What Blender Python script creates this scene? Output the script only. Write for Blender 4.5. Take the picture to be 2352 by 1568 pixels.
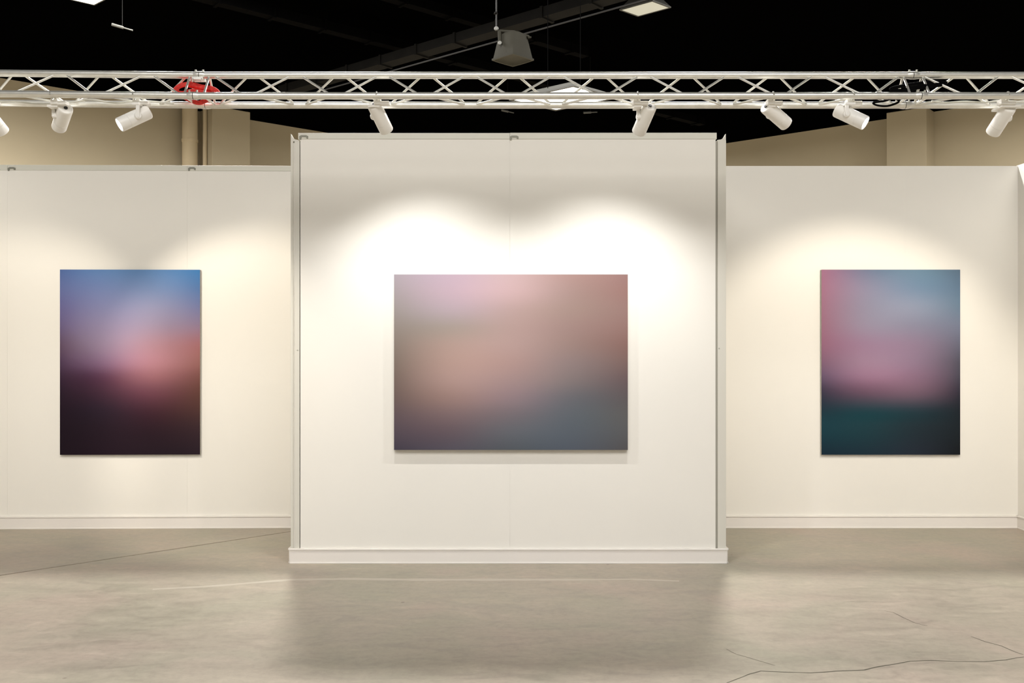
import bpy, math, random
import numpy as np
from mathutils import Vector, Matrix

random.seed(4)
for o in list(bpy.data.objects):
    bpy.data.objects.remove(o, do_unlink=True)
scene = bpy.context.scene
COL = scene.collection

# ------------------------------------------------------------------ camera
F = 2100.0          # focal length for a 2352 px wide frame
H = 1.583           # eye height (m)
CX, HY = 1176.0, 780.0
cam_d = bpy.data.cameras.new('camera')
cam_d.sensor_width = 36.0
cam_d.lens = F / 2352.0 * 36.0
cam_d.shift_y = -4.0 / 2352.0
cam_d.clip_end = 300
cam = bpy.data.objects.new('camera', cam_d)
COL.objects.link(cam)
cam.location = (0, 0, H)
cam.rotation_euler = (math.radians(90), 0, 0)
scene.camera = cam

# ------------------------------------------------------------------ world, view, unseen hall lights
w = bpy.data.worlds.new('world')
scene.world = w
w.use_nodes = True
bg = w.node_tree.nodes['Background']
bg.inputs[0].default_value = (1.0, 0.96, 0.88, 1)
bg.inputs[1].default_value = 0.25

vs = scene.view_settings
vs.view_transform = 'Standard'
vs.look = 'None'
vs.gamma = 1.0
vs.use_curve_mapping = False
vs.exposure = 0.0

HALL = [  # x, y, diameter, power: all unseen; first row stands for banks of hall lamps, others are added
    (-3.0, -5.0, 7.0, 900), (3.0, -5.0, 7.0, 900), (0.0, -12.0, 7.0, 900),
    (-15.5, 17.5, 3.0, 3500), (16.5, 17.5, 3.0, 4200), (-5.5, 15.5, 2.4, 1700), (6.5, 15.5, 2.4, 2000),  # added lights, put in to brighten the far tan walls
    (1.0, 33.0, 2.4, 1300), (-2.5, 10.5, 0.7, 820), (2.5, 10.5, 0.7, 820)]  # added: hidden far light, and a rear pair shaping the centre wall's floor shadow
for i, (x, y, sz, p) in enumerate(HALL):
    ld = bpy.data.lights.new('unseen_hall_light', 'AREA')
    ld.shape = 'DISK'
    ld.size = sz
    ld.energy = p
    ld.color = (1.0, 0.967, 0.935)
    lo = bpy.data.objects.new('unseen_hall_light', ld)
    lo.location = (x, y, 8.6)
    COL.objects.link(lo)

# ------------------------------------------------------------------ helpers
def px(x, y, D):
    """point seen at pixel x, y of the photograph, at distance D"""
    return Vector(((x - CX) * D / F, D, H + (HY - y) * D / F))

def lin(c):
    out = []
    for v in c:
        v = v / 255.0
        out.append(v / 12.92 if v <= 0.04045 else ((v + 0.055) / 1.055) ** 2.4)
    return tuple(out)

def mat(name, col, rough=0.6, metal=0.0, spec=0.5, noise=0.0, nscale=8.0, bump=0.0, bscale=200.0,
        emit=None, estr=0.0):
    m = bpy.data.materials.new(name)
    m.use_nodes = True
    nt = m.node_tree
    b = nt.nodes['Principled BSDF']
    b.inputs['Base Color'].default_value = (*col, 1)
    b.inputs['Roughness'].default_value = rough
    b.inputs['Metallic'].default_value = metal
    b.inputs['Specular IOR Level'].default_value = spec
    tc = nt.nodes.new('ShaderNodeTexCoord')
    if noise:
        n = nt.nodes.new('ShaderNodeTexNoise')
        n.inputs['Scale'].default_value = nscale
        n.inputs['Detail'].default_value = 5
        nt.links.new(tc.outputs['Object'], n.inputs['Vector'])
        r = nt.nodes.new('ShaderNodeValToRGB')
        r.color_ramp.elements[0].position = 0.3
        r.color_ramp.elements[1].position = 0.7
        r.color_ramp.elements[0].color = (*[c * (1 - noise) for c in col], 1)
        r.color_ramp.elements[1].color = (*[min(1, c * (1 + noise)) for c in col], 1)
        nt.links.new(n.outputs['Fac'], r.inputs['Fac'])
        nt.links.new(r.outputs['Color'], b.inputs['Base Color'])
    if bump:
        n2 = nt.nodes.new('ShaderNodeTexNoise')
        n2.inputs['Scale'].default_value = bscale
        nt.links.new(tc.outputs['Object'], n2.inputs['Vector'])
        bp = nt.nodes.new('ShaderNodeBump')
        bp.inputs['Strength'].default_value = bump
        bp.inputs['Distance'].default_value = 0.002
        nt.links.new(n2.outputs['Fac'], bp.inputs['Height'])
        nt.links.new(bp.outputs['Normal'], b.inputs['Normal'])
    if emit:
        b.inputs['Emission Color'].default_value = (*emit, 1)
        b.inputs['Emission Strength'].default_value = estr
    return m

class MB:
    def __init__(s):
        s.v, s.f, s.sm = [], [], []
    def add(s, verts, faces, smooth=False):
        o = len(s.v)
        s.v += [tuple(v) for v in verts]
        s.f += [tuple(i + o for i in f) for f in faces]
        s.sm += [smooth] * len(faces)
        return s
    def hexa(s, p):      # 8 points: bottom ring then top ring
        return s.add(p, [(3, 2, 1, 0), (4, 5, 6, 7), (0, 1, 5, 4), (1, 2, 6, 5), (2, 3, 7, 6), (3, 0, 4, 7)])
    def box(s, a, b):
        x0, y0, z0 = a; x1, y1, z1 = b
        return s.hexa([(x0, y0, z0), (x1, y0, z0), (x1, y1, z0), (x0, y1, z0),
                       (x0, y0, z1), (x1, y0, z1), (x1, y1, z1), (x0, y1, z1)])
    def slab(s, p, q, n, t, z0, z1):   # footprint p->q (2D), thickness t along n (2D)
        p, q, n = Vector(p), Vector(q), Vector(n)
        a, b, c, d = p, q, q + n * t, p + n * t
        return s.hexa([(*a, z0), (*b, z0), (*c, z0), (*d, z0), (*a, z1), (*b, z1), (*c, z1), (*d, z1)])
    def tube(s, pts, r, seg=12, closed=False, cap=True, flat=1.0):
        pts = [Vector(p) for p in pts]
        n = len(pts)
        rs = r if isinstance(r, (list, tuple)) else [r] * n
        rings = []
        up = None
        for i, p in enumerate(pts):
            if closed:
                t = pts[(i + 1) % n] - pts[i - 1]
            else:
                t = pts[min(i + 1, n - 1)] - pts[max(i - 1, 0)]
            t.normalize()
            if up is None:
                up = Vector((0, 0, 1)) if abs(t.z) < 0.9 else Vector((1, 0, 0))
            x = t.cross(up)
            if x.length < 1e-4:
                x = t.orthogonal()
            x.normalize()
            y = x.cross(t).normalized()
            up = y
            rings.append([p + (x * math.cos(a) * flat + y * math.sin(a)) * rs[i]
                          for a in [2 * math.pi * k / seg for k in range(seg)]])
        vs_ = [v for rg in rings for v in rg]
        fs = []
        m = n if closed else n - 1
        for i in range(m):
            j = (i + 1) % n
            for k in range(seg):
                l = (k + 1) % seg
                fs.append((i * seg + k, j * seg + k, j * seg + l, i * seg + l))
        s.add(vs_, fs, True)
        if cap and not closed:
            s.add(rings[0], [tuple(range(seg))])
            s.add(rings[-1], [tuple(reversed(range(seg)))])
        return s
    def lathe(s, o, axis, prof, seg=28):
        """prof: list of (distance along axis, radius)"""
        o = Vector(o); axis = Vector(axis).normalized()
        x = axis.orthogonal().normalized(); y = axis.cross(x)
        vs_ = []
        for (d, r) in prof:
            for k in range(seg):
                a = 2 * math.pi * k / seg
                vs_.append(o + axis * d + (x * math.cos(a) + y * math.sin(a)) * max(r, 1e-5))
        fs = []
        for i in range(len(prof) - 1):
            for k in range(seg):
                l = (k + 1) % seg
                fs.append((i * seg + k, i * seg + l, (i + 1) * seg + l, (i + 1) * seg + k))
        return s.add(vs_, fs, True)
    def build(s, name, m, parent=None, bevel=0.0, sharp=35):
        me = bpy.data.meshes.new(name)
        me.from_pydata(s.v, [], s.f)
        me.polygons.foreach_set('use_smooth', s.sm)
        me.materials.append(m)
        me.update()
        if any(s.sm):
            me.set_sharp_from_angle(angle=math.radians(sharp))
        o = bpy.data.objects.new(name, me)
        COL.objects.link(o)
        if parent is not None:
            o.parent = parent
            o.matrix_parent_inverse = Matrix.Translation(-Vector(parent.location)) if parent.type == 'EMPTY' else Matrix()
        if bevel:
            bm_ = o.modifiers.new('bevel', 'BEVEL')
            bm_.width = bevel; bm_.segments = 2; bm_.limit_method = 'ANGLE'
        return o

def empty(name, loc):
    o = bpy.data.objects.new(name, None)
    o.empty_display_size = 0.1
    o.location = loc
    COL.objects.link(o)
    return o

def tag(o, label, cat, group=None, kind=None):
    o['label'] = label; o['category'] = cat
    if group: o['group'] = group
    if kind: o['kind'] = kind
    return o

# ------------------------------------------------------------------ materials
M_panel = mat('partition_panel_laminate', (0.82, 0.80, 0.745), 0.55, noise=0.008, nscale=1.6, spec=0.3)
M_rail = mat('partition_rail_grey_white', (0.66, 0.655, 0.58), 0.42, spec=0.5)
M_post = mat('partition_post_grey_white', (0.66, 0.645, 0.58), 0.4, spec=0.5)
M_groove = mat('partition_groove_shadow_gap', (0.36, 0.35, 0.30), 0.6)
M_clip = mat('partition_clip_dark_zinc', (0.22, 0.22, 0.18), 0.5, metal=0.3)
M_base = mat('baseboard_vinyl', (0.80, 0.765, 0.72), 0.45, spec=0.4)
M_alu = mat('truss_aluminium', (0.78, 0.775, 0.72), 0.34, metal=0.68, noise=0.06, nscale=25)
M_white = mat('spotlight_white_enamel', (0.87, 0.86, 0.82), 0.35, spec=0.5)
M_hole = mat('black_plastic', (0.006, 0.006, 0.005), 0.5)
M_lens = mat('spotlight_lens_lit', (1, 1, 1), 0.4, emit=(1.0, 0.97, 0.9), estr=9.0)
M_cable = mat('cable_grey_white', (0.6, 0.6, 0.54), 0.5)
M_red = mat('sling_red_polyester', (0.62, 0.03, 0.022), 0.75, noise=0.25, nscale=60, bump=0.4, bscale=400)
M_black = mat('sling_black_polyester', (0.002, 0.002, 0.002), 0.9, spec=0.05)
M_hall = mat('hall_wall_tan_paint', (0.44, 0.385, 0.275), 0.9, noise=0.05, nscale=0.35, spec=0.1)
M_pipe = mat('hall_pipe_tan_paint', (0.56, 0.47, 0.32), 0.8, spec=0.15)
M_ceil = mat('hall_ceiling_black', (0.0006, 0.0006, 0.0006), 1.0, spec=0.0)
M_duct = mat('ceiling_duct_dark_paint', (0.0045, 0.0044, 0.004), 0.8, spec=0.1, noise=0.3, nscale=2.5)
M_joist = mat('roof_joist_black_paint', (0.001, 0.001, 0.001), 0.9, spec=0.02)
M_wire = mat('ceiling_wire_grey', (0.012, 0.012, 0.012), 0.8)
M_bell = mat('high_bay_housing_olive_grey', (0.019, 0.018, 0.0135), 0.8, spec=0.08)
M_bellin = mat('high_bay_inside_dark', (0.045, 0.042, 0.03), 0.7, spec=0.2)
M_dull = mat('bolt_dull_grey', (0.10, 0.10, 0.09), 0.6)
M_steel = mat('bolt_bright_steel', (0.55, 0.55, 0.5), 0.35, metal=0.5)
M_lampframe = mat('hall_luminaire_frame', (0.045, 0.045, 0.038), 0.6)
M_diffdim = mat('hall_luminaire_diffuser_dim', (0.3, 0.3, 0.27), 0.5, emit=(0.50, 0.50, 0.40), estr=0.62)
M_diffhot = mat('hall_luminaire_diffuser_bright', (0.9, 0.9, 0.85), 0.5, emit=(1.0, 1.0, 0.9), estr=2.2)
M_edge = mat('canvas_edge_shadow_grey', (0.42, 0.40, 0.36), 0.8)  # edge grey stands in for the shadow strip beside the canvas
M_joint = mat('floor_joint_filler', (0.13, 0.115, 0.09), 0.9)
M_crack = mat('floor_crack_dirt', (0.10, 0.09, 0.065), 0.9)
M_mark = mat('floor_scuff_residue', (0.45, 0.41, 0.335), 0.45)

def floor_material():
    m = bpy.data.materials.new('polished_concrete')
    m.use_nodes = True
    nt = m.node_tree; L = nt.links
    b = nt.nodes['Principled BSDF']
    g = nt.nodes.new('ShaderNodeNewGeometry')
    def mapn(scale, rot=0.0, loc=(0, 0, 0)):
        mp = nt.nodes.new('ShaderNodeMapping')
        mp.inputs['Scale'].default_value = scale
        mp.inputs['Rotation'].default_value = (0, 0, rot)
        mp.inputs['Location'].default_value = loc
        L.new(g.outputs['Position'], mp.inputs['Vector'])
        return mp
    def noise(mp, sc, det=4, dist=0.0, rough=0.55):
        n = nt.nodes.new('ShaderNodeTexNoise')
        n.inputs['Scale'].default_value = sc
        n.inputs['Detail'].default_value = det
        n.inputs['Distortion'].default_value = dist
        n.inputs['Roughness'].default_value = rough
        L.new(mp.outputs[0], n.inputs['Vector'])
        return n
    def ramp(n, stops):
        r = nt.nodes.new('ShaderNodeValToRGB')
        e = r.color_ramp.elements
        while len(e) < len(stops): e.new(0.5)
        for k, (p, c) in enumerate(stops):
            e[k].position = p
            e[k].color = (*c, 1) if isinstance(c, tuple) else (c, c, c, 1)
        L.new(n.outputs['Fac'], r.inputs['Fac'])
        return r
    def mix(a, c, fac, mode='MIX'):
        x = nt.nodes.new('ShaderNodeMix'); x.data_type = 'RGBA'; x.blend_type = mode
        if isinstance(fac, float): x.inputs['Factor'].default_value = fac
        else: L.new(fac, x.inputs['Factor'])
        L.new(a, x.inputs['A']); L.new(c, x.inputs['B'])
        return x.outputs['Result']
    big = noise(mapn((1, 1, 1)), 0.55, 3, 0.4)
    c1 = ramp(big, [(0.30, (0.345, 0.315, 0.250)), (0.50, (0.405, 0.360, 0.290)), (0.72, (0.450, 0.392, 0.325))])
    tint = noise(mapn((1, 1, 1), 0.3, (7, 3, 0)), 1.1, 3, 0.8)
    c2 = ramp(tint, [(0.35, (0.345, 0.345, 0.262)), (0.52, (0.405, 0.365, 0.295)), (0.70, (0.450, 0.365, 0.310))])
    base = mix(c1.outputs[0], c2.outputs[0], 0.5)
    dk = nt.nodes.new('ShaderNodeRGB'); dk.outputs[0].default_value = (0.91, 0.89, 0.87, 1)
    base = mix(base, dk.outputs[0], 1.0, 'MULTIPLY')
    streak = noise(mapn((1.0, 2.6, 1), 0.15), 3.0, 7, 1.2, 0.65)
    s = ramp(streak, [(0.34, 0.80), (0.49, 0.98), (0.60, 1.06), (0.72, 1.26)])
    base = mix(base, s.outputs[0], 0.85, 'MULTIPLY')
    fine = noise(mapn((1, 1, 1)), 22, 6, 0.2, 0.7)
    f = ramp(fine, [(0.32, 0.88), (0.52, 1.0), (0.66, 1.05), (0.74, 1.16)])
    base = mix(base, f.outputs[0], 0.8, 'MULTIPLY')
    # small pits and specks
    vo = nt.nodes.new('ShaderNodeTexVoronoi'); vo.inputs['Scale'].default_value = 2.3
    L.new(mapn((1, 1, 1), 0.7).outputs[0], vo.inputs['Vector'])
    r = nt.nodes.new('ShaderNodeValToRGB')
    r.color_ramp.elements[0].position = 0.018; r.color_ramp.elements[0].color = (0.55, 0.52, 0.48, 1)
    r.color_ramp.elements[1].position = 0.034; r.color_ramp.elements[1].color = (1, 1, 1, 1)
    L.new(vo.outputs['Distance'], r.inputs['Fac'])
    base = mix(base, r.outputs[0], 0.8, 'MULTIPLY')
    L.new(base, b.inputs['Base Color'])
    rr = ramp(streak, [(0.3, 0.36), (0.7, 0.54)])
    L.new(rr.outputs[0], b.inputs['Roughness'])
    b.inputs['Specular IOR Level'].default_value = 0.36
    bp = nt.nodes.new('ShaderNodeBump')
    bp.inputs['Strength'].default_value = 0.15
    bp.inputs['Distance'].default_value = 0.01
    L.new(noise(mapn((1, 1, 1)), 6.0, 3).outputs['Fac'], bp.inputs['Height'])
    L.new(bp.outputs['Normal'], b.inputs['Normal'])
    return m
M_floor = floor_material()

# ------------------------------------------------------------------ hall grid directions (the hall runs across the booth)
U1 = Vector((2407, F)).normalized()           # away to the right
U2 = Vector((-2478, F)).normalized()          # away to the left
CORNER = Vector((1.64, 40.0))
ROOF = 9.0

# ------------------------------------------------------------------ floor: two slabs either side of a sawn joint
def ground(x, y):
    D = H * F / (y - HY)
    return Vector(((x - CX) * D / F, D))
g0 = ground(0, 1321)
n1 = Vector((-U1.y, U1.x))                     # points away from the camera
fl = MB().box((-60, -25, -0.35), (60, 60, -0.16)).build('floor', M_joint)
tag(fl, 'polished grey-beige concrete floor of the hall', 'floor', kind='structure')
gap = 0.010
a, b = g0 - U1 * 45, g0 + U1 * 48
MB().slab(a + n1 * gap, b + n1 * gap, n1, 48, -0.16, 0.0).build('floor_slab', M_floor, fl)
MB().slab(b - n1 * gap, a - n1 * gap, -n1, 38, -0.16, 0.0).build('floor_slab', M_floor, fl)
MB().slab(a - n1 * gap, b - n1 * gap, n1, 2 * gap, -0.16, -0.004).build('joint_filler', M_joint, fl)

def ribbon(pts, wd, name, m, z=0.0006, jitter=0.0):
    """thin crack along pixel points on the floor"""
    P = []
    for i in range(len(pts) - 1):
        p0, p1 = ground(*pts[i]), ground(*pts[i + 1])
        k = max(2, int((p1 - p0).length / 0.05))
        for j in range(k):
            P.append(p0.lerp(p1, j / k) + Vector((random.uniform(-1, 1), random.uniform(-1, 1))) * jitter)
    P.append(ground(*pts[-1]))
    vs_, fs = [], []
    n = len(P)
    for i, p in enumerate(P):
        t = (P[min(i + 1, n - 1)] - P[max(i - 1, 0)]).normalized()
        nn = Vector((-t.y, t.x))
        ww = wd * (0.55 + 0.45 * math.sin(math.pi * min(1, max(0, i / (n - 1)))) + random.uniform(-0.2, 0.2))
        vs_ += [(*(p + nn * ww / 2), z), (*(p - nn * ww / 2), z)]
        if i: fs.append((2 * i - 2, 2 * i - 1, 2 * i + 1, 2 * i))
    return MB().add(vs_, fs).build(name, m, fl)

ribbon([(1640, 1580), (1690, 1560), (1722, 1547), (1748, 1541), (1800, 1543), (1862, 1545), (1920, 1541),
        (1985, 1538), (2020, 1530), (2060, 1524), (2090, 1518), (2140, 1516), (2200, 1519), (2260, 1519),
        (2310, 1515), (2345, 1509), (2420, 1500)], 0.0075, 'crack', M_crack, jitter=0.002)
ribbon([(2030, 1402), (2052, 1406), (2075, 1418), (2100, 1430), (2130, 1437)], 0.004, 'crack', M_crack, jitter=0.002)
ribbon([(2230, 1461), (2262, 1473), (2300, 1483), (2322, 1493), (2350, 1503)], 0.005, 'crack', M_crack, jitter=0.002)
ribbon([(1668, 1490), (1690, 1502), (1730, 1513), (1780, 1528)], 0.003, 'crack', M_crack, jitter=0.002)
ribbon([(350, 1353), (470, 1347), (580, 1338), (667, 1331), (800, 1329), (950, 1331), (1120, 1331), (1300, 1331),
        (1450, 1330), (1560, 1334)], 0.05, 'scuff_line', M_mark, z=0.0004, jitter=0.002)

# ------------------------------------------------------------------ hall shell
ce = MB().box((-60, -25, ROOF), (60, 60, ROOF + 0.2)).build('ceiling', M_ceil)
tag(ce, 'black high ceiling of the exhibition hall', 'ceiling', kind='structure')
N1 = Vector((U1.y, -U1.x)); N2 = Vector((-abs(U2.y), -abs(U2.x)))
wl = MB().slab(CORNER - U1 * 45, CORNER, -N1, 0.3, 0, ROOF).build('wall_far_left', M_hall)
tag(wl, 'tan painted hall wall far behind the left partition, with boxed pillar', 'wall', kind='structure')
wr = MB().slab(CORNER, CORNER - U2 * 45, -N2, 0.3, 0, ROOF).build('wall_far_right', M_hall)
tag(wr, 'tan painted hall wall far behind the right partition, with boxed pillar', 'wall', kind='structure')
MB().slab(CORNER - U1 * 15.65, CORNER - U1 * 14.37, N1, 1.0, 0, ROOF).build('pillar', M_hall, wl, bevel=0.02)
MB().slab(CORNER - U2 * 14.62, CORNER - U2 * 15.86, N2, 0.85, 0, ROOF).build('pillar', M_hall, wr, bevel=0.02)
# pipes beside the left pillar
pp = CORNER - U1 * 16.15 + N1 * 0.45
pt = MB().tube([(*pp, 0), (*pp, ROOF)], 0.235, 24)
for zz in (5.9, 7.9):
    pt.tube([(*pp, zz - 0.04), (*pp, zz + 0.04)], 0.25, 24)
pt.build('rain_pipe', M_pipe, wl)
pp2 = CORNER - U1 * 15.72 + N1 * 0.60
MB().tube([(*pp2, 0), (*pp2, ROOF)], 0.07, 14).build('conduit', M_pipe, wl)

# ------------------------------------------------------------------ booth partitions
DC = H * F / 513.0
DB = H * F / 432.0
pc = DC / F; pb = DB / F
WT = 3.05                                   # top of the partitions
def cz(y): return H + (HY - y) * pc
def cx(x): return (x - CX) * pc
def bz(y): return H + (HY - y) * pb
def bx(x): return (x - CX) * pb
BASE_H = 0.106

def baseboard(name, p, q, n, label):
    """n: 2D unit normal towards the room"""
    m = MB()
    m.slab(p, q, n, 0.012, 0, BASE_H - 0.012)
    m.slab(p, q, n, 0.018, BASE_H - 0.012, BASE_H)
    m.slab(p, q, n, 0.017, 0, 0.010)
    o = m.build(name, M_base, bevel=0.0015)
    tag(o, label, 'baseboard', kind='structure')
    return o

def clip(parent, x, D, z):
    """small arched connector let into the top rail"""
    m = MB()
    c = [(-0.031, -0.024), (-0.031, 0.0), (-0.018, 0.007), (0.018, 0.007), (0.031, 0.0), (0.031, -0.016),
         (0.020, -0.016), (0.015, -0.006), (-0.014, -0.006), (-0.019, -0.024)]
    fr = [(x + a_, D - 0.004, z + b_) for a_, b_ in c]
    bk = [(x + a_, D + 0.003, z + b_) for a_, b_ in c]
    n = len(c)
    # concave outline: strip between the outer and inner run
    quads = [(0, 1, 8, 9), (1, 2, 8), (2, 3, 7, 8), (3, 4, 7), (4, 5, 6, 7)]
    fs = [tuple(q) for q in quads] + [tuple(i + n for i in reversed(q)) for q in quads]
    fs += [(i, i + n, (i + 1) % n + n, (i + 1) % n) for i in range(n)]
    m.add(fr + bk, fs)
    m.build('rail_clip', M_clip, parent)

# --- centre wall: a box standing forward of the side walls
cxl, cxr = cx(667.5), cx(1667.5)
wc = MB().box((cxl + 0.01, DC + 0.012, 0), (cxr - 0.01, DC + 0.06, WT - 0.07)).build('wall_center', M_panel)
tag(wc, 'white forward-standing centre partition wall carrying the wide pink-grey canvas', 'wall', kind='structure')
RB = cz(320)     # underside of the top rail
sx = cx(1171)
for (x0, x1) in ((cx(690), sx - 0.0003), (sx + 0.0003, cx(1643.5))):
    MB().box((x0, DC, 0), (x1, DC + 0.012, RB)).build('wall_panel', M_panel, wc)
MB().box((cx(685), DC - 0.003, RB + 0.0015), (sx - 0.0005, DC + 0.055, cz(305.5))).build('top_rail', M_rail, wc, bevel=0.002)
MB().box((sx + 0.0005, DC - 0.003, RB + 0.0015), (cx(1646), DC + 0.055, cz(305))).build('top_rail', M_rail, wc, bevel=0.002)
clip(wc, cx(1181), DC - 0.003, cz(314))
clip(wc, cx(698), DC - 0.003, cz(313))

def end_post(x_out, x_in, parent, left):
    """square extrusion with side flange, groove and a torn corner tab on top"""
    s = 1 if left else -1
    zt = cz(323)
    w_ = abs(x_in - x_out)
    def X(f): return x_out + s * w_ * f
    def bx_(f0, f1, y0, y1, z1, name, m):
        a_, b_ = sorted((X(f0), X(f1)))
        MB().box((a_, DC + y0, 0), (b_, DC + y1, z1)).build(name, m, parent, bevel=0.0015)
    if left:
        bx_(0.0, 0.24, 0.002, 0.06, zt + 0.004, 'post_flange', M_post)
        bx_(0.24, 0.40, 0.016, 0.055, zt, 'post_groove', M_groove)
        bx_(0.40, 0.90, -0.002, 0.055, zt - 0.004, 'post', M_post)
        bx_(0.90, 1.0, 0.012, 0.05, zt, 'post_groove', M_groove)
    else:
        bx_(0.0, 0.80, -0.002, 0.06, zt + 0.004, 'post', M_post)
        bx_(0.80, 1.0, 0.010, 0.05, zt, 'post_groove', M_groove)
    # curved corner tab rising to a point at the outer edge
    out = [(0.0, -0.004), (0.0, 0.050), (0.10, 0.036), (0.24, 0.020), (0.46, 0.010), (0.80, 0.006), (0.86, -0.004)]
    fr = [(X(f), DC + 0.004, zt + dz) for f, dz in out]
    bk = [(X(f), DC + 0.040, zt + dz) for f, dz in out]
    n = len(out)
    fs = [(0, 1, 2), (0, 2, 3), (0, 3, 4), (0, 4, 5), (0, 5, 6)]
    if left: fs = [tuple(reversed(q)) for q in fs]
    fs2 = [tuple(i + n for i in reversed(q)) for q in fs]
    sd = [(i, (i + 1) % n, (i + 1) % n + n, i + n) for i in range(n)]
    MB().add(fr + bk, fs + fs2 + sd).build('corner_tab', M_post, parent)
    ysc = 804 if left else 800
    xs = X(0.72) if left else X(0.66)
    MB().lathe((xs, DC - 0.0015, cz(ysc)), (0, -1, 0), [(0, 0.0), (0, 0.006), (0.0025, 0.0045), (0.0025, 0.0)], 12).build('screw', M_steel, parent)
end_post(cxl, cx(690), wc, True)
end_post(cxr, cx(1643.5), wc, False)
baseboard('baseboard_center', (cx(666), DC), (cx(1669), DC), Vector((0, -1)), 'white baseboard along the foot of the forward centre wall')
# returns of the centre wall back to the side walls
for nm, xx, nx, lb in (('wall_return_left', cxl, -1, 'left'), ('wall_return_right', cxr, 1, 'right')):
    x0, x1 = sorted((xx, xx - nx * 0.05))
    o = MB().box((x0, DC + 0.062, 0), (x1, DB + 0.0, WT - 0.10)).build(nm, M_panel)
    tag(o, 'white %s-hand side of the forward centre wall, seen edge-on' % lb, 'wall', kind='structure')
    MB().box((x0, DC + 0.062, WT - 0.10), (x1, DB + 0.0, WT - 0.055)).build('top_rail', M_rail, o, bevel=0.002)
    baseboard('baseboard_return_' + lb, (xx, DC + 0.0), (xx, DB), Vector((nx, 0)), 'white baseboard on the %s-hand return of the centre wall' % lb)

# --- left side wall, very slightly turned, in three panels
L0 = Vector((cxl - 0.0005, DB + 0.012)); L1 = Vector((-4.46, DB - 0.048))
ld_ = (L1 - L0); LL = ld_.length; ld_.normalize(); ln = Vector((ld_.y, -ld_.x))
if ln.y > 0: ln = -ln
def lpt(x):     # point of the left wall seen at pixel x
    k = (x - CX) / F
    # L0 + t*ld : X = k*Y
    t = (k * L0.y - L0.x) / (ld_.x - k * ld_.y)
    return L0 + ld_ * t
wlf = MB().slab(L0 - ln * 0.012, L1 - ln * 0.012, -ln, 0.04, 0, WT - 0.06).build('wall_left', M_panel)
tag(wlf, 'white left partition wall of flat panels behind the dusk-coloured canvas', 'wall', kind='structure')
LRB = bz(393)
ends = [L0, lpt(430), lpt(17), L1]
for i in range(3):
    p, q = ends[i], ends[i + 1]
    MB().slab(p + ld_ * 0.0003, q - ld_ * 0.0003, -ln, 0.012, 0, LRB).build('wall_panel', M_panel, wlf)
    MB().slab(p + ld_ * 0.0005, q - ld_ * 0.0005, -ln, 0.05, LRB + 0.0015, WT - 0.003).build('top_rail', M_rail, wlf, bevel=0.002)
for x in (441, 27):
    p = lpt(x)
    clip(wlf, p.x, p.y - 0.001, H + (HY - 386) * p.y / F)
baseboard('baseboard_left', L0, L1, ln, 'white baseboard along the foot of the left partition')
# --- left end wall just outside the frame
o = MB().box((-4.51, 5.2, 0), (-4.46, DB + 0.0, WT)).build('wall_side_left', M_panel)
tag(o, 'white end wall closing the booth at the far left', 'wall', kind='structure')

# --- right side wall and its end wall
rx1 = bx(2338)
wrt = MB().box((cxr, DB + 0.012, 0), (rx1, DB + 0.05, WT - 0.06)).build('wall_right', M_panel)
tag(wrt, 'white right partition wall behind the teal and rose canvas', 'wall', kind='structure')
for (x0, x1) in ((cxr, bx(2080)), (bx(2080), rx1)):
    MB().box((x0 + 0.0001, DB, 0), (x1 - 0.0001, DB + 0.012, bz(381))).build('wall_panel', M_panel, wrt)
MB().box((cxr, DB + 0.013, WT - 0.06), (rx1, DB + 0.05, bz(381.5))).build('top_rail', M_rail, wrt)
baseboard('baseboard_right', (cxr, DB), (rx1, DB), Vector((0, -1)), 'white baseboard along the foot of the right partition')
o = MB().box((rx1, 5.2, 0), (rx1 + 0.05, DB + 0.05, WT)).build('wall_side_right', M_panel)
tag(o, 'white end wall turning towards the viewer at the far right edge', 'wall', kind='structure')
baseboard('baseboard_side_right', (rx1, DB), (rx1, 5.2), Vector((-1, 0)), 'white baseboard of the end wall at the far right edge')

# ------------------------------------------------------------------ canvases
def catmull(ts, vals, t):
    n = len(ts)
    i = max(0, min(n - 2, int(np.searchsorted(ts, t) - 1)))
    h = ts[i + 1] - ts[i]
    u = (t - ts[i]) / h
    def slope(k):
        if k <= 0: return (vals[1] - vals[0]) / (ts[1] - ts[0])
        if k >= n - 1: return (vals[-1] - vals[-2]) / (ts[-1] - ts[-2])
        return (vals[k + 1] - vals[k - 1]) / (ts[k + 1] - ts[k - 1])
    m0, m1 = slope(i) * h, slope(i + 1) * h
    u2, u3 = u * u, u * u * u
    return (2 * u3 - 3 * u2 + 1) * vals[i] + (u3 - 2 * u2 + u) * m0 + (-2 * u3 + 3 * u2) * vals[i + 1] + (u3 - u2) * m1

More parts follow.
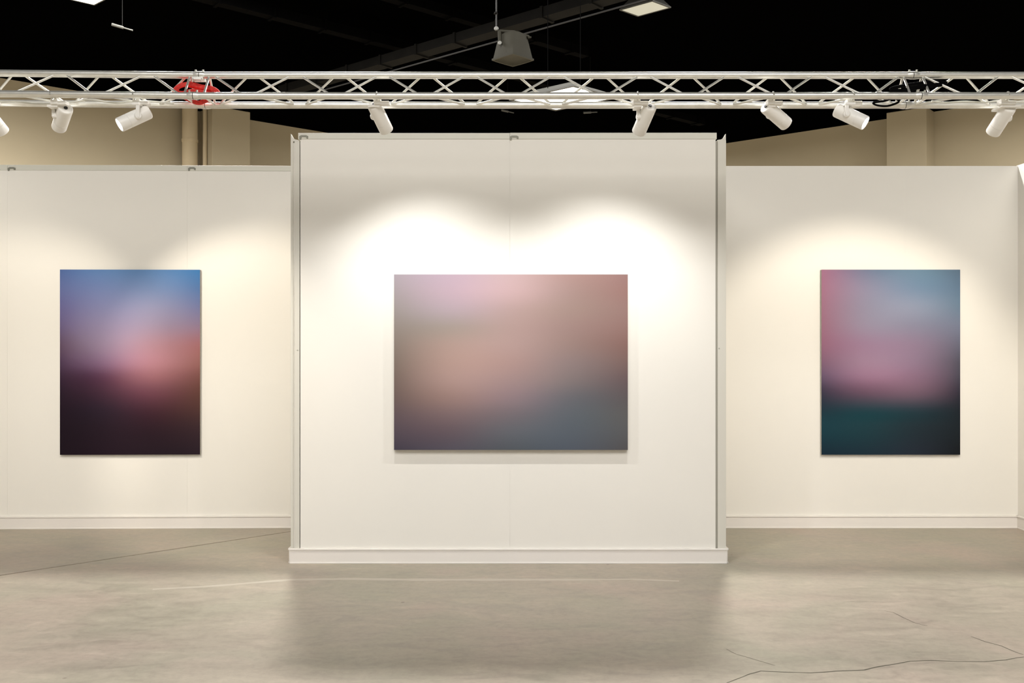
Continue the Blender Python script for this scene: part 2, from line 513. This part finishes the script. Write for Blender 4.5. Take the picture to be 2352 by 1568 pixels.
def print_material(name, gain):
    m = bpy.data.materials.new(name)
    m.use_nodes = True
    nt = m.node_tree; b = nt.nodes['Principled BSDF']
    a_ = nt.nodes.new('ShaderNodeAttribute'); a_.attribute_name = 'print'
    mx = nt.nodes.new('ShaderNodeVectorMath'); mx.operation = 'MULTIPLY'
    mx.inputs[1].default_value = gain
    nt.links.new(a_.outputs['Color'], mx.inputs[0])
    nt.links.new(mx.outputs[0], b.inputs['Base Color'])
    b.inputs['Roughness'].default_value = 0.75
    b.inputs['Specular IOR Level'].default_value = 0.12
    tc = nt.nodes.new('ShaderNodeTexCoord')
    n2 = nt.nodes.new('ShaderNodeTexNoise'); n2.inputs['Scale'].default_value = 900
    nt.links.new(tc.outputs['Object'], n2.inputs['Vector'])
    bp = nt.nodes.new('ShaderNodeBump'); bp.inputs['Strength'].default_value = 0.08
    bp.inputs['Distance'].default_value = 0.001
    nt.links.new(n2.outputs['Fac'], bp.inputs['Height'])
    nt.links.new(bp.outputs['Normal'], b.inputs['Normal'])
    return m

def canvas(label, P, Q, n, z0, z1, t, cols, rows, table, gain, group=None):
    """P,Q: left and right foot points on the wall (2D), n normal to the room"""
    P, Q = Vector(P), Vector(Q)
    c2 = (P + Q) / 2
    root = empty('canvas_print', (c2.x, c2.y, z0))
    tag(root, label, 'painting', group)
    off = 0.003
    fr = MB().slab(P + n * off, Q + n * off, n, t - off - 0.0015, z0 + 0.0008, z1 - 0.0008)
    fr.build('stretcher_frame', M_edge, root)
    T = np.array([[lin(c) for c in r] for r in table])
    cols = np.array(cols, float); rows = np.array(rows, float)
    NX, NZ = 40, 48
    vs_, colr = [], []
    for j in range(NZ + 1):
        v = j / NZ
        rowv = [catmull(rows, T[:, k, :], v) for k in range(len(cols))]
        rowv = np.array(rowv)
        for i in range(NX + 1):
            u = i / NX
            c = np.clip(catmull(cols, rowv, u), 0.002, 1)
            p = P.lerp(Q, u) + n * t
            vs_.append((p.x, p.y, z1 + (z0 - z1) * v))
            colr.append((*c, 1.0))
    fs = []
    for j in range(NZ):
        for i in range(NX):
            a_ = j * (NX + 1) + i
            fs.append((a_, a_ + NX + 1, a_ + NX + 2, a_ + 1))
    m = MB().add(vs_, fs)
    o = m.build('printed_canvas', print_material('canvas_print_ink', gain), root)
    at = o.data.color_attributes.new('print', 'FLOAT_COLOR', 'POINT')
    at.data.foreach_set('color', np.array(colr, dtype=np.float32).ravel())
    sol = o.modifiers.new('thickness', 'SOLIDIFY'); sol.thickness = 0.0014; sol.offset = -1
    return root

R11 = [0, .1, .2, .3, .4, .5, .57, .65, .75, .85, 1]
LEFT = [
 [(84,106,154),(104,138,182),(108,146,190),(66,122,172)],
 [(104,112,156),(124,138,178),(130,148,184),(92,122,166)],
 [(110,104,146),(144,142,176),(156,152,178),(122,124,160)],
 [(112,96,130),(160,144,170),(168,146,164),(150,124,144)],
 [(104,80,100),(164,138,158),(184,138,146),(172,112,112)],
 [(84,60,82),(144,108,130),(188,130,136),(160,104,96)],
 [(62,40,58),(104,66,84),(162,106,110),(134,84,76)],
 [(46,28,42),(78,46,60),(120,72,80),(108,68,58)],
 [(36,20,32),(50,32,44),(76,42,50),(88,56,50)],
 [(32,18,28),(40,24,34),(50,28,36),(64,42,44)],
 [(30,16,26),(36,20,30),(38,24,32),(42,28,36)]]
CENTRE = [
 [(174,160,164),(196,170,180),(208,176,174),(176,142,134),(154,118,112)],
 [(172,158,158),(200,172,180),(206,172,170),(172,142,134),(158,120,112)],
 [(166,154,148),(190,168,172),(190,160,154),(170,142,132),(160,126,118)],
 [(158,144,134),(176,158,148),(186,156,148),(168,138,130),(158,122,114)],
 [(150,134,122),(190,160,148),(190,158,150),(164,136,128),(148,112,104)],
 [(142,124,112),(194,160,148),(188,154,146),(156,134,130),(136,108,102)],
 [(134,114,104),(190,156,146),(178,148,144),(144,128,126),(118,98,98)],
 [(124,104,98),(170,138,130),(160,136,138),(120,116,120),(108,98,98)],
 [(112,94,96),(140,116,116),(132,120,124),(108,112,118),(108,104,102)],
 [(98,84,92),(114,98,104),(112,112,118),(102,108,116),(104,102,102)],
 [(78,70,82),(96,90,100),(94,98,104),(94,100,110),(96,92,92)]]
RIGHT = [
 [(168,112,132),(120,124,144),(112,136,152),(100,118,134)],
 [(172,116,134),(150,142,160),(124,142,162),(104,124,142)],
 [(168,116,132),(156,146,162),(150,154,170),(112,130,146)],
 [(164,112,128),(160,144,160),(146,140,156),(122,126,142)],
 [(158,106,124),(164,130,150),(152,128,146),(110,108,122)],
 [(136,98,116),(168,132,150),(150,122,140),(88,84,94)],
 [(112,88,108),(164,122,142),(146,112,130),(78,74,84)],
 [(70,60,76),(120,88,104),(126,96,110),(56,52,62)],
 [(36,54,64),(44,66,74),(50,62,70),(34,38,44)],
 [(26,62,70),(32,62,68),(36,50,56),(30,36,40)],
 [(22,42,54),(30,48,58),(38,44,54),(24,26,28)]]
# each canvas front lies its own depth off the wall; outline measured on that front plane
tC = 0.045; Dc = DC - tC
canvas('wide canvas print of blurred dusty pink fading to slate grey, on the centre wall',
       ((905 - CX) * Dc / F, DC), ((1442 - CX) * Dc / F, DC), Vector((0, -1)),
       H + (HY - 1033) * Dc / F, H + (HY - 630) * Dc / F, tC,
       [0, .25, .5, .75, 1], [0, .1, .2, .3, .4, .5, .6, .7, .8, .9, 1], CENTRE, (0.72, 0.76, 0.81))
tS = 0.030; Ds = DB - tS
canvas('tall canvas print of slate blue over rose and dark teal, on the right wall',
       ((1887 - CX) * Ds / F, DB), ((2205.5 - CX) * Ds / F, DB), Vector((0, -1)),
       H + (HY - 1044) * Ds / F, H + (HY - 619) * Ds / F, tS, [0, .33, .67, 1], R11, RIGHT, (0.80, 0.87, 0.97))
pl, pr = lpt(139) , lpt(458)
Dl = (pl.y + pr.y) / 2 - tS
pl2 = Vector(((139 - CX) * Dl / F, pl.y)); pr2 = Vector(((458 - CX) * Dl / F, pr.y))
canvas('tall canvas print fading from blue through rose to near-black plum, on the left wall',
       pl2, pr2, ln, H + (HY - 1044) * Dl / F, H + (HY - 619) * Dl / F, tS, [0, .33, .67, 1], R11, LEFT, (0.77, 0.84, 0.94))

# ------------------------------------------------------------------ triangular truss in three lengths
TF = 5.35                       # distance of the front lower chord
kF = TF / F
Z_FB = H + (HY - 220) * kF
TR = TF * 560 / 538.5           # rear lower chord
TA = (TF + TR) / 2
Z_AP = H + (HY - 173) * TA / F
RC = 8.0 * kF                   # chord radius
RBZ = 2.7 * kF                  # brace radius
def tx(x, D=TA): return (x - CX) * D / F

def truss(label, xa, xb, node0, period, tilt=0.0, end_a=True, end_b=True):
    """xa..xb world x; tilt raises the left end"""
    root = empty('lighting_truss', ((xa + xb) / 2, TA, Z_FB))
    tag(root, label, 'truss', 'lengths of the triangular aluminium truss')
    def Z(x, z): return z + tilt * (xb - x) / (xb - xa) if tilt else z
    A = lambda x: Vector((x, TA, Z(x, Z_AP)))
    Fb = lambda x: Vector((x, TF, Z(x, Z_FB)))
    Rb = lambda x: Vector((x, TR, Z(x, Z_FB)))
    for f in (A, Fb, Rb):
        MB().tube([f(xa), f(xb)], RC, 20).build('chord', M_alu, root)
    def brace(p, q, bend=0.0):
        d = (q - p).normalized()
        MB().tube([p + d * RC * 0.55, q - d * RC * 0.55], RBZ, 10).build('brace', M_alu, root)
    h_ = period / 2
    k = math.ceil((xa - node0) / h_) - 1
    while True:
        x0 = node0 + k * h_; x1 = x0 + h_
        if x0 > xb: break
        g_ = period * 0.045
        lo, hi = x0, x1
        # front face: apex nodes at even k, rear face offset by half a period
        if lo >= xa - 0.02 and hi <= xb + 0.02:
            if k % 2 == 0:
                brace(A(lo + g_), Fb(hi - g_)); brace(Rb(lo + g_), A(hi - g_))
                brace(Rb(lo + g_), Fb(hi - g_))
            else:
                brace(Fb(lo + g_), A(hi - g_)); brace(A(lo + g_), Rb(hi - g_))
                brace(Fb(lo + g_), Rb(hi - g_))
        k += 1
    # end frames and conical couplers
    for on, xe, s in ((end_a, xa, 1), (end_b, xb, -1)):
        if not on: continue
        xi = xe + s * 0.055
        for p, q in ((A(xi), Fb(xi)), (A(xi), Rb(xi)), (Fb(xi), Rb(xi))):
            brace(p, q)
        for f in (A, Fb, Rb):
            MB().tube([f(xe), f(xe + s * 0.012), f(xe + s * 0.035)], [RC * 1.16, RC * 1.16, RC * 0.98], 18).build('coupler', M_alu, root)
            c = f(xe + s * 0.02)
            MB().tube([c + Vector((0, -RC * 0.3, RC * 0.9)), c + Vector((0, -RC * 0.4, RC * 1.55))], 0.006, 8).build('coupler_pin', M_steel, root)
    return root
JL, JR = tx(459), tx(2096)
per = 199.6 * TA / F
t_l = truss('left-hand length of triangular aluminium truss ending at the red sling', tx(-260), JL - 0.002, tx(340), per, tilt=0.020, end_a=False)
t_m = truss('long middle length of triangular aluminium truss above the centre wall', JL + 0.002, JR - 0.002, tx(1279), per)
t_r = truss('right-hand length of triangular aluminium truss beyond the bolted joint', JR + 0.002, tx(2620), tx(2306), per, end_b=False)

# red round sling through the left joint
def loop(pts, n=10):
    pts = [Vector(p) for p in pts]
    out = []
    m = len(pts)
    for i in range(m):
        p0, p1, p2, p3 = pts[i - 1], pts[i], pts[(i + 1) % m], pts[(i + 2) % m]
        for k in range(n):
            t = k / n
            out.append(0.5 * ((2 * p1) + (p2 - p0) * t + (2 * p0 - 5 * p1 + 4 * p2 - p3) * t * t + (-p0 + 3 * p1 - 3 * p2 + p3) * t ** 3))
    return out
sl = MB()
sl.tube(loop([px(404, 209, TF + .06), px(412, 198, TF + .09), px(436, 193, TF + .11), px(462, 199, TF + .11), px(486, 203, TF + .10),
              px(500, 213, TF + .07), px(492, 222, TF + .05), px(468, 212, TF + .055), px(440, 208, TF + .05), px(418, 213, TF + .045)]),
        0.0085, 10, closed=True, flat=1.8)
sl.tube(loop([px(401, 207, TF + .09), px(420, 196, TF + .13), px(446, 200, TF + .14), px(478, 208, TF + .12),
              px(494, 218, TF + .10), px(474, 219, TF + .09), px(444, 214, TF + .08), px(415, 215, TF + .07)]),
        0.0075, 10, closed=True, flat=1.8)
sl.tube(loop([px(424, 222, TF + .10), px(440, 231, TF + .13), px(458, 236, TF + .15), px(478, 227, TF + .13), px(484, 220, TF + .1), px(452, 221, TF + .1)]),
        0.0085, 10, closed=True, flat=1.8)
o = sl.build('lifting_sling', M_red)
tag(o, 'red lifting sling looped through the truss joint at the left', 'sling')
# shackle plate at the joint
sh = MB().box((tx(444), TA - 0.03, Z_AP - RC - 0.012), (tx(470), TA + 0.03, Z_AP - RC + 0.004))
sh.tube([Vector((tx(447), TA - .03, Z_AP - RC - .005)), Vector((tx(447), TA - .03, Z_AP - RC - .022)), Vector((tx(467), TA - .03, Z_AP - RC - .022)), Vector((tx(467), TA - .03, Z_AP - RC - .005))], 0.004, 8)
sh.build('clamp_plate', M_alu, t_m)

bl = MB()
bl.tube(loop([px(2048, 204, TF + .05), px(2080, 196, TF + .09), px(2125, 190, TF + .10), px(2168, 188, TF + .08), px(2160, 194, TF + .06), px(2110, 200, TF + .05), px(2070, 209, TF + .04)]),
        0.010, 10, closed=True, flat=1.6)
bl.tube(loop([px(2006, 236, TF + .06), px(2030, 232, TF + .08), px(2054, 226, TF + .09), px(2064, 234, TF + .07), px(2040, 243, TF + .06), px(2016, 242, TF + .05)]),
        0.006, 8, closed=True)
o = bl.build('lifting_sling', M_black)
tag(o, 'black lifting sling tied round the truss joint at the right', 'sling')

# cables lying in the truss
def cable(pts, label, r=0.0055, m=None):
    P = [px(x, y, D) for x, y, D in pts]
    full = []
    for i in range(len(P) - 1):
        p0 = P[max(i - 1, 0)]; p1 = P[i]; p2 = P[i + 1]; p3 = P[min(i + 2, len(P) - 1)]
        for k in range(8):
            t = k / 8
            full.append(0.5 * ((2 * p1) + (p2 - p0) * t + (2 * p0 - 5 * p1 + 4 * p2 - p3) * t * t + (-p0 + 3 * p1 - 3 * p2 + p3) * t ** 3))
    full.append(P[-1])
    o = MB().tube(full, r, 8).build('power_cable', m or M_cable)
    return tag(o, label, 'cable')
cable([(-20, 236, 5.44), (30, 233, 5.45), (90, 238, 5.44), (168, 234, 5.45), (210, 229, 5.45), (265, 236, 5.44), (330, 232, 5.45), (400, 238, 5.45)],
      'pale power cable lying along the left end of the truss')
cable([(2140, 232, 5.44), (2170, 236, 5.45), (2215, 233, 5.45), (2262, 235, 5.44), (2300, 231, 5.45), (2370, 236, 5.45)],
      'pale power cable lying along the right end of the truss')

# ------------------------------------------------------------------ spotlights on the truss
LAMP_D = 5.43
R0 = 16.5 * LAMP_D / F
LEN = 0.192
def solve_dir(ax, az, X_D, Z_D, dy):
    n = math.hypot(ax, az); ax /= n; az /= n
    lo, hi = 0.0, 2.0
    for _ in range(50):
        L = (lo + hi) / 2
        d = Vector((ax * L + X_D * dy, dy, az * L + Z_D * dy))
        if d.length < 1: lo = L
        else: hi = L
    return d.normalized()

def spotlight(label, tail, head, dy, adapter_x, side, power, color, size=62, blend=0.65, lit_lens=True, stem=0.0, aim=None):
    """tail, head: pixel centres of the back cap and the lens; side: which side the yoke arm sits"""
    T = px(tail[0], tail[1], LAMP_D)
    d = solve_dir(head[0] - tail[0], -(head[1] - tail[1]), (tail[0] - CX) / F, (HY - tail[1]) / F, dy)
    zc = Z_FB - RC                       # underside of the front chord
    ax = (adapter_x - CX) * (TF + 0.05) / F
    root = empty('track_spotlight', (ax, TF + 0.06, zc))
    tag(root, label, 'spotlight', 'white spotlights hung along the truss')
    # body: cylinder with rounded rim, flat back cap
    b_ = MB().lathe(T, d, [(0, R0 * 0.90), (0.004, R0 * 0.97), (0.012, R0), (LEN * 0.70, R0), (LEN * 0.702, R0 * 0.965),
                           (LEN * 0.712, R0 * 0.965), (LEN * 0.714, R0), (LEN - 0.004, R0), (LEN, R0 * 0.965), (LEN, R0 * 0.86), (LEN - 0.016, R0 * 0.80)], 40)
    b_.build('lamp_body', M_white, root)
    MB().lathe(T, d, [(0.0005, 0.0), (0.0005, R0 * 0.905)], 32).build('back_cap', M_white, root)
    MB().lathe(T - d * 0.002, d, [(-0.003, 0.0), (-0.003, R0 * 0.24), (0.004, R0 * 0.26)], 20).build('cable_gland', M_hole, root)
    MB().lathe(T, d, [(LEN - 0.015, 0.0), (LEN - 0.015, R0 * 0.80)], 32).build('lens', M_lens, root)
    # side pivot with arm up to the adapter
    up = Vector((0, 0, 1))
    sd = d.cross(up).normalized()        # horizontal, perpendicular to the beam
    if side == 0:
        if sd.y > 0: sd = -sd
    elif sd.x * side < 0: sd = -sd
    piv = T + d * (LEN * 0.42)
    pk = piv + sd * (R0 * 1.10)
    MB().lathe(piv + sd * R0 * 0.85, sd, [(0, R0 * 0.50), (R0 * 0.28, R0 * 0.50), (R0 * 0.42, R0 * 0.40), (R0 * 0.42, 0)], 22).build('pivot', M_white, root)
    top = Vector((ax, TF + 0.055, zc - 0.004))
    elbow = Vector((pk.x, pk.y, zc - 0.030))
    arm = MB()
    def bar(p, q, wd, th):
        t_ = (q - p).normalized(); s_ = t_.cross(Vector((0, 1, 0)))
        if s_.length < 0.1: s_ = Vector((1, 0, 0))
        s_.normalize(); r_ = t_.cross(s_).normalized()
        c = [p + s_ * wd + r_ * th, p - s_ * wd + r_ * th, p - s_ * wd - r_ * th, p + s_ * wd - r_ * th]
        e = [v + (q - p) for v in c]
        arm.hexa(c + e)
    bar(pk - Vector((0, 0, 0.012)), elbow + Vector((0, 0, 0.006)), 0.010, 0.010) if side == 0 else bar(pk - Vector((0, 0, 0.012)), elbow + Vector((0, 0, 0.006)), 0.009, 0.016)
    arm.build('yoke_arm', M_white, root, bevel=0.003)
    arm2 = MB()
    x0, x1 = sorted((elbow.x, ax)); y0, y1 = sorted((elbow.y, TF + 0.055))
    arm2.box((x0 - 0.012, y0 - 0.014, zc - 0.034), (x1 + 0.012, y1 + 0.014, zc - 0.020))
    arm2.build('yoke_bridge', M_white, root, bevel=0.003)
    ad = MB()
    ad.box((ax - 0.020, TF + 0.030, zc - 0.022), (ax + 0.068, TF + 0.078, zc + 0.000))
    ad.box((ax - 0.022, TF + 0.026, zc - 0.020), (ax + 0.020, TF + 0.082, zc + 0.012))
    ad.build('adapter', M_white, root, bevel=0.004)
    # hook over the chord
    ck = MB()
    ck.tube([Vector((ax, TF, Z_FB)) + Vector((0, math.cos(a_), math.sin(a_))) * (RC * 1.12) for a_ in [math.radians(v) for v in range(-75, 200, 25)]], 0.004, 8)
    ck.build('chord_hook', M_steel, root)
    # the lamp's own light
    ldt = bpy.data.lights.new('spotlight_beam', 'SPOT')
    ldt.energy = power; ldt.color = color
    ldt.spot_size = math.radians(size); ldt.spot_blend = blend
    ldt.shadow_soft_size = 0.022
    lo_ = bpy.data.objects.new('spotlight_beam', ldt)
    lo_.location = T + d * (LEN + 0.004)
    bd = Vector(aim).normalized() if aim else d
    lo_.rotation_euler = bd.to_track_quat('-Z', 'Y').to_euler()
    COL.objects.link(lo_)
    print('LAMP', label[:28], [round(v, 2) for v in T], [round(v, 2) for v in d])
    return root

WARM = (1.0, 0.90, 0.76)
NEUT = (1.0, 0.975, 0.945)
spotlight('white spotlight first from the left, back cap showing, tipped towards the left wall', (151, 248), (134, 297), 0.70, 128, -1, 115, WARM, size=60, blend=0.6, aim=(-0.53, 0.71, -0.60))
spotlight('white spotlight second from the left, lens glowing as it points left', (342, 256), (272, 288), -0.45, 316, 0, 40, WARM, size=40)
spotlight('white spotlight above the left part of the centre wall, tilted down to the right', (859, 240), (888, 300), 0.70, 868, -1, 76, NEUT, size=106, blend=0.85, aim=(0.28, 1.0, -2.1))
spotlight('white spotlight above the right part of the centre wall, tilted down to the left', (1493, 243), (1468, 301), 0.70, 1462, -1, 76, NEUT, size=106, blend=0.85, aim=(-0.22, 1.0, -2.1))
spotlight('white spotlight just right of the centre wall, tilted steeply down to the right', (1759, 244), (1808, 287), 0.46, 1770, -1, 40, WARM, size=56)
spotlight('white spotlight second from the right, lens glowing as it points right', (1921, 252), (1988, 283), -0.45, 1952, 0, 40, WARM, size=40)
spotlight('white spotlight last on the right, tilted down to the left before the tan wall', (2318, 246), (2284, 299), 0.78, 2304, 1, 140, WARM, size=76, blend=0.5, aim=(-0.04, 0.8, -0.72))
# one more fitting on the same truss just outside the left of the frame lights the dusk canvas
spotlight('white spotlight on the truss beyond the left edge', (-40, 246), (0, 296), 0.78, -30, -1, 150, WARM, size=68, blend=0.5, aim=(0.45, 0.8, -0.72))

# ------------------------------------------------------------------ things under the hall roof
def luminaire(label, bottom, left_len, right_len, z, diff, th=0.10, hang=True):
    D = (z - H) * F / (HY - bottom[1])
    B = Vector(((bottom[0] - CX) * D / F, D))
    a_ = B; b_ = B - U1 * left_len; c_ = b_ - U2 * right_len; d_ = B - U2 * right_len
    cen = (a_ + c_) / 2
    root = empty('hall_luminaire', (cen.x, cen.y, z))
    tag(root, label, 'ceiling light', 'square luminaires under the hall roof')
    def ring(s, zz): return [(*(cen + (p - cen) * s), zz) for p in (a_, d_, c_, b_)]
    MB().hexa(ring(0.92, z) + ring(0.92, z + 0.012)).build('diffuser', diff, root)
    fr = MB()
    o4, i4 = ring(1.0, z - 0.006), ring(0.92, z - 0.006)
    o5, i5 = ring(1.0, z + 0.02), ring(0.92, z + 0.02)
    v = o4 + i4 + o5 + i5
    fs = []
    for k in range(4):
        l = (k + 1) % 4
        fs += [(k, l, 4 + l, 4 + k), (8 + k, 12 + k, 12 + l, 8 + l), (k, 8 + k, 8 + l, l), (4 + k, 4 + l, 12 + l, 12 + k)]
    fr.add(v, fs).build('frame', M_lampframe, root)
    MB().hexa(ring(0.98, z + 0.021) + ring(0.55, z + 0.02 + th * 2.2)).build('housing', M_lampframe, root)
    if hang:
        for q in (0.35, -0.35):
            p = cen + (b_ - a_) * q
            MB().tube([(*p, z + 0.02 + th), (*p, ROOF)], 0.006, 6).build('hanger', M_joist, root)
    return root
luminaire('dim cream square luminaire high above, right of the hanging bell lamp', (1465, 38), 0.56, 0.78, 8.2, M_diffdim)
luminaire('brightest white luminaire, glaring behind the truss over the centre wall', (1276, 254), 0.92, 1.15, 5.0, M_diffhot, th=0.05)
luminaire('bright luminaire cut by the top of the picture at the left', (217, 12), 0.56, 0.60, 8.2, M_diffhot)

# bell-shaped high bay lamp on a rod
BD = 13.9
kb = BD / F
bc = px(1178, 139, BD)
root = empty('high_bay_lamp', bc)
tag(root, 'unlit olive-grey square bell lamp hanging from a rod above the truss', 'ceiling light')
def sq(cx_, cy_, zz, r, rr=0.0, n=6):
    """rounded square ring with corners towards the camera axes, r: half diagonal"""
    out = []
    for q in range(4):
        for k in range(n):
            a_ = math.pi / 2 * (q + k / n) - math.pi / 2
            # superellipse rotated by 45 degrees
            ca, sa = math.cos(a_), math.sin(a_)
            e = 1.0 - rr
            den = (abs(ca) ** (1 / (0.5 + 0.5 * rr)) + abs(sa) ** (1 / (0.5 + 0.5 * rr))) ** (0.5 + 0.5 * rr)
            den = (1 - rr) * (abs(ca) + abs(sa)) + rr
            out.append((cx_ + ca * r / den, cy_ + sa * r / den, zz))
    return out
def loft(rings, flip=False):
    m = MB(); n = len(rings[0]); v = [p for r in rings for p in r]; fs = []
    for i in range(len(rings) - 1):
        for k in range(n):
            l = (k + 1) % n
            f_ = (i * n + k, i * n + l, (i + 1) * n + l, (i + 1) * n + k)
            fs.append(tuple(reversed(f_)) if flip else f_)
    return m.add(v, fs, True)
x_, y_, z_ = bc
hw = 48.5 * kb
R = [sq(x_, y_, z_, hw, .12), sq(x_, y_, z_ + 4 * kb, hw, .12), sq(x_, y_, z_ + 5 * kb, hw * .93, .15), sq(x_, y_, z_ + 14 * kb, hw * .88, .3),
     sq(x_, y_, z_ + 34 * kb, hw * .78, .5), sq(x_, y_, z_ + 55 * kb, hw * .66, .8), sq(x_, y_, z_ + 61 * kb, hw * .45, 1.0), sq(x_, y_, z_ + 62 * kb, 0.001, 1.0)]
loft(R).build('housing', M_bell, root, sharp=50)
loft([sq(x_, y_, z_, hw, .12), sq(x_, y_, z_ - 0.002, hw * .90, .12), sq(x_, y_, z_ + 6 * kb, hw * .84, .15), sq(x_, y_, z_ + 12 * kb, hw * .5, .3), sq(x_, y_, z_ + 12 * kb, .001, .3)], True).build('reflector', M_bellin, root, sharp=50)
for s_ in (-1, 1):      # raised ribs on the two visible faces
    MB().tube([(x_ + s_ * hw * .30, y_ - hw * .62, z_ + 10 * kb), (x_ + s_ * hw * .26, y_ - hw * .56, z_ + 34 * kb), (x_ + s_ * hw * .2, y_ - hw * .46, z_ + 54 * kb)], 0.012, 8).build('rib', M_bell, root)
yk = MB()
pA, pB = px(1148, 100, BD - .12), px(1147, 71, BD - .10)
yk.tube([pA, pB], 0.028, 10)
yk.tube([pB, px(1180, 75, BD - .05), px(1215, 84, BD)], [0.02, 0.035, 0.02], 10)
yk.build('yoke', M_bell, root)
MB().lathe(pA + Vector((0, -0.03, 0)), (0, -1, 0), [(0, 0.0), (0, 0.032), (0.012, 0.026), (0.012, 0)], 14).build('bolt', M_dull, root)
MB().lathe(px(1140, 65, BD - .12), (0, -1, 0), [(-0.01, 0.0), (-0.01, 0.036), (0.01, 0.026), (0.01, 0)], 14).build('bolt', M_dull, root)
MB().lathe(px(1216, 86, BD - .02), (1, 0, 0.05), [(-0.02, 0.0), (-0.02, 0.022), (0.03, 0.012), (0.03, 0)], 14).build('bolt', M_bell, root)
pr_ = px(1140, 64, BD - .1)
MB().tube([pr_, (pr_.x, pr_.y, ROOF)], 0.012, 8).build('drop_rod', M_wire, root)
MB().lathe(px(1139, 32, BD - .1), (0, 0, 1), [(0, 0), (0, .035), (.03, .02), (.03, 0)], 10).build('rod_coupling', M_duct, root)

# ducts and wires across the roof void, along the hall grid
def duct(label, x, y, z, wpx, back, fwd, dirv, name='air_duct', m=M_duct, cat='duct', tube=False):
    D = (z - H) * F / (HY - y)
    P = Vector(((x - CX) * D / F, D))
    if abs(dirv.dot(N1)) > 0.2:
        fwd = min(fwd, (CORNER - P).dot(N1) / dirv.dot(N1) - 0.3)
    if abs(dirv.dot(N2)) > 0.2:
        fwd = min(fwd, (CORNER - P).dot(N2) / dirv.dot(N2) - 0.3)
    a_, b_ = P - dirv * back, P + dirv * fwd
    nn = Vector((-dirv.y, dirv.x))
    mb = MB()
    if tube:
        mb.tube([(*a_, z), (*b_, z)], wpx, 8)
    else:
        mb.slab(a_ - nn * wpx / 2, b_ - nn * wpx / 2, nn, wpx, z, z + 0.20)
        L_ = (b_ - a_).length
        s_ = 1.2
        while s_ < L_:
            q = a_ + dirv * s_
            mb.slab(q - nn * (wpx / 2 + .03), q + dirv * 0.06 - nn * (wpx / 2 + .03), nn, wpx + .06, z - .03, z + 0.21)
            s_ += 1.2
    o = mb.build(name, m)
    return tag(o, label, cat)
duct('dark square air duct running diagonally behind the bell lamp', 1090, 92, 8.0, 0.34, 14, 6.8, U2)
duct('thin grey suspension wire running diagonally below the duct', 1010, 132, 7.4, 0.016, 16, 5.2, U2, 'suspension_wire', M_wire, 'wire', True)
duct('dark roof joist crossing at the upper left', 700, 60, 8.4, 0.25, 8, 14, U1, 'roof_joist', M_joist, 'joist')
duct('dark roof joist crossing above the bell lamp', 960, 20, 8.5, 0.22, 4, 5, U1, 'roof_joist', M_joist, 'joist')
# small fittings glimpsed in the dark
def fitting(x, y, D, wd, label, tilt):
    p = px(x, y, D)
    k = D / F
    r = empty('conduit_box', p)
    tag(r, label, 'fitting')
    d = Vector((1, 0.3, -tilt)).normalized()
    m = MB().tube([p - d * wd * k * .5, p + d * wd * k * .05], 0.028, 8)
    m.build('box', M_lampframe, r)
    MB().tube([p, p + d * wd * k * .5], 0.014, 8).build('conduit', M_lampframe, r)
    MB().tube([p, (p.x, p.y, ROOF)], 0.006, 6).build('hanger', M_duct, r)
fitting(281, 63, 17, 46, 'small grey conduit box high in the dark at the left', 0.22)
fitting(1166, 256, 24, 30, 'small grey fitting in the dark just above the middle of the centre wall', 0.15)
fitting(1356, 258, 24, 34, 'small grey fitting in the dark right of the bright luminaire', -0.12)
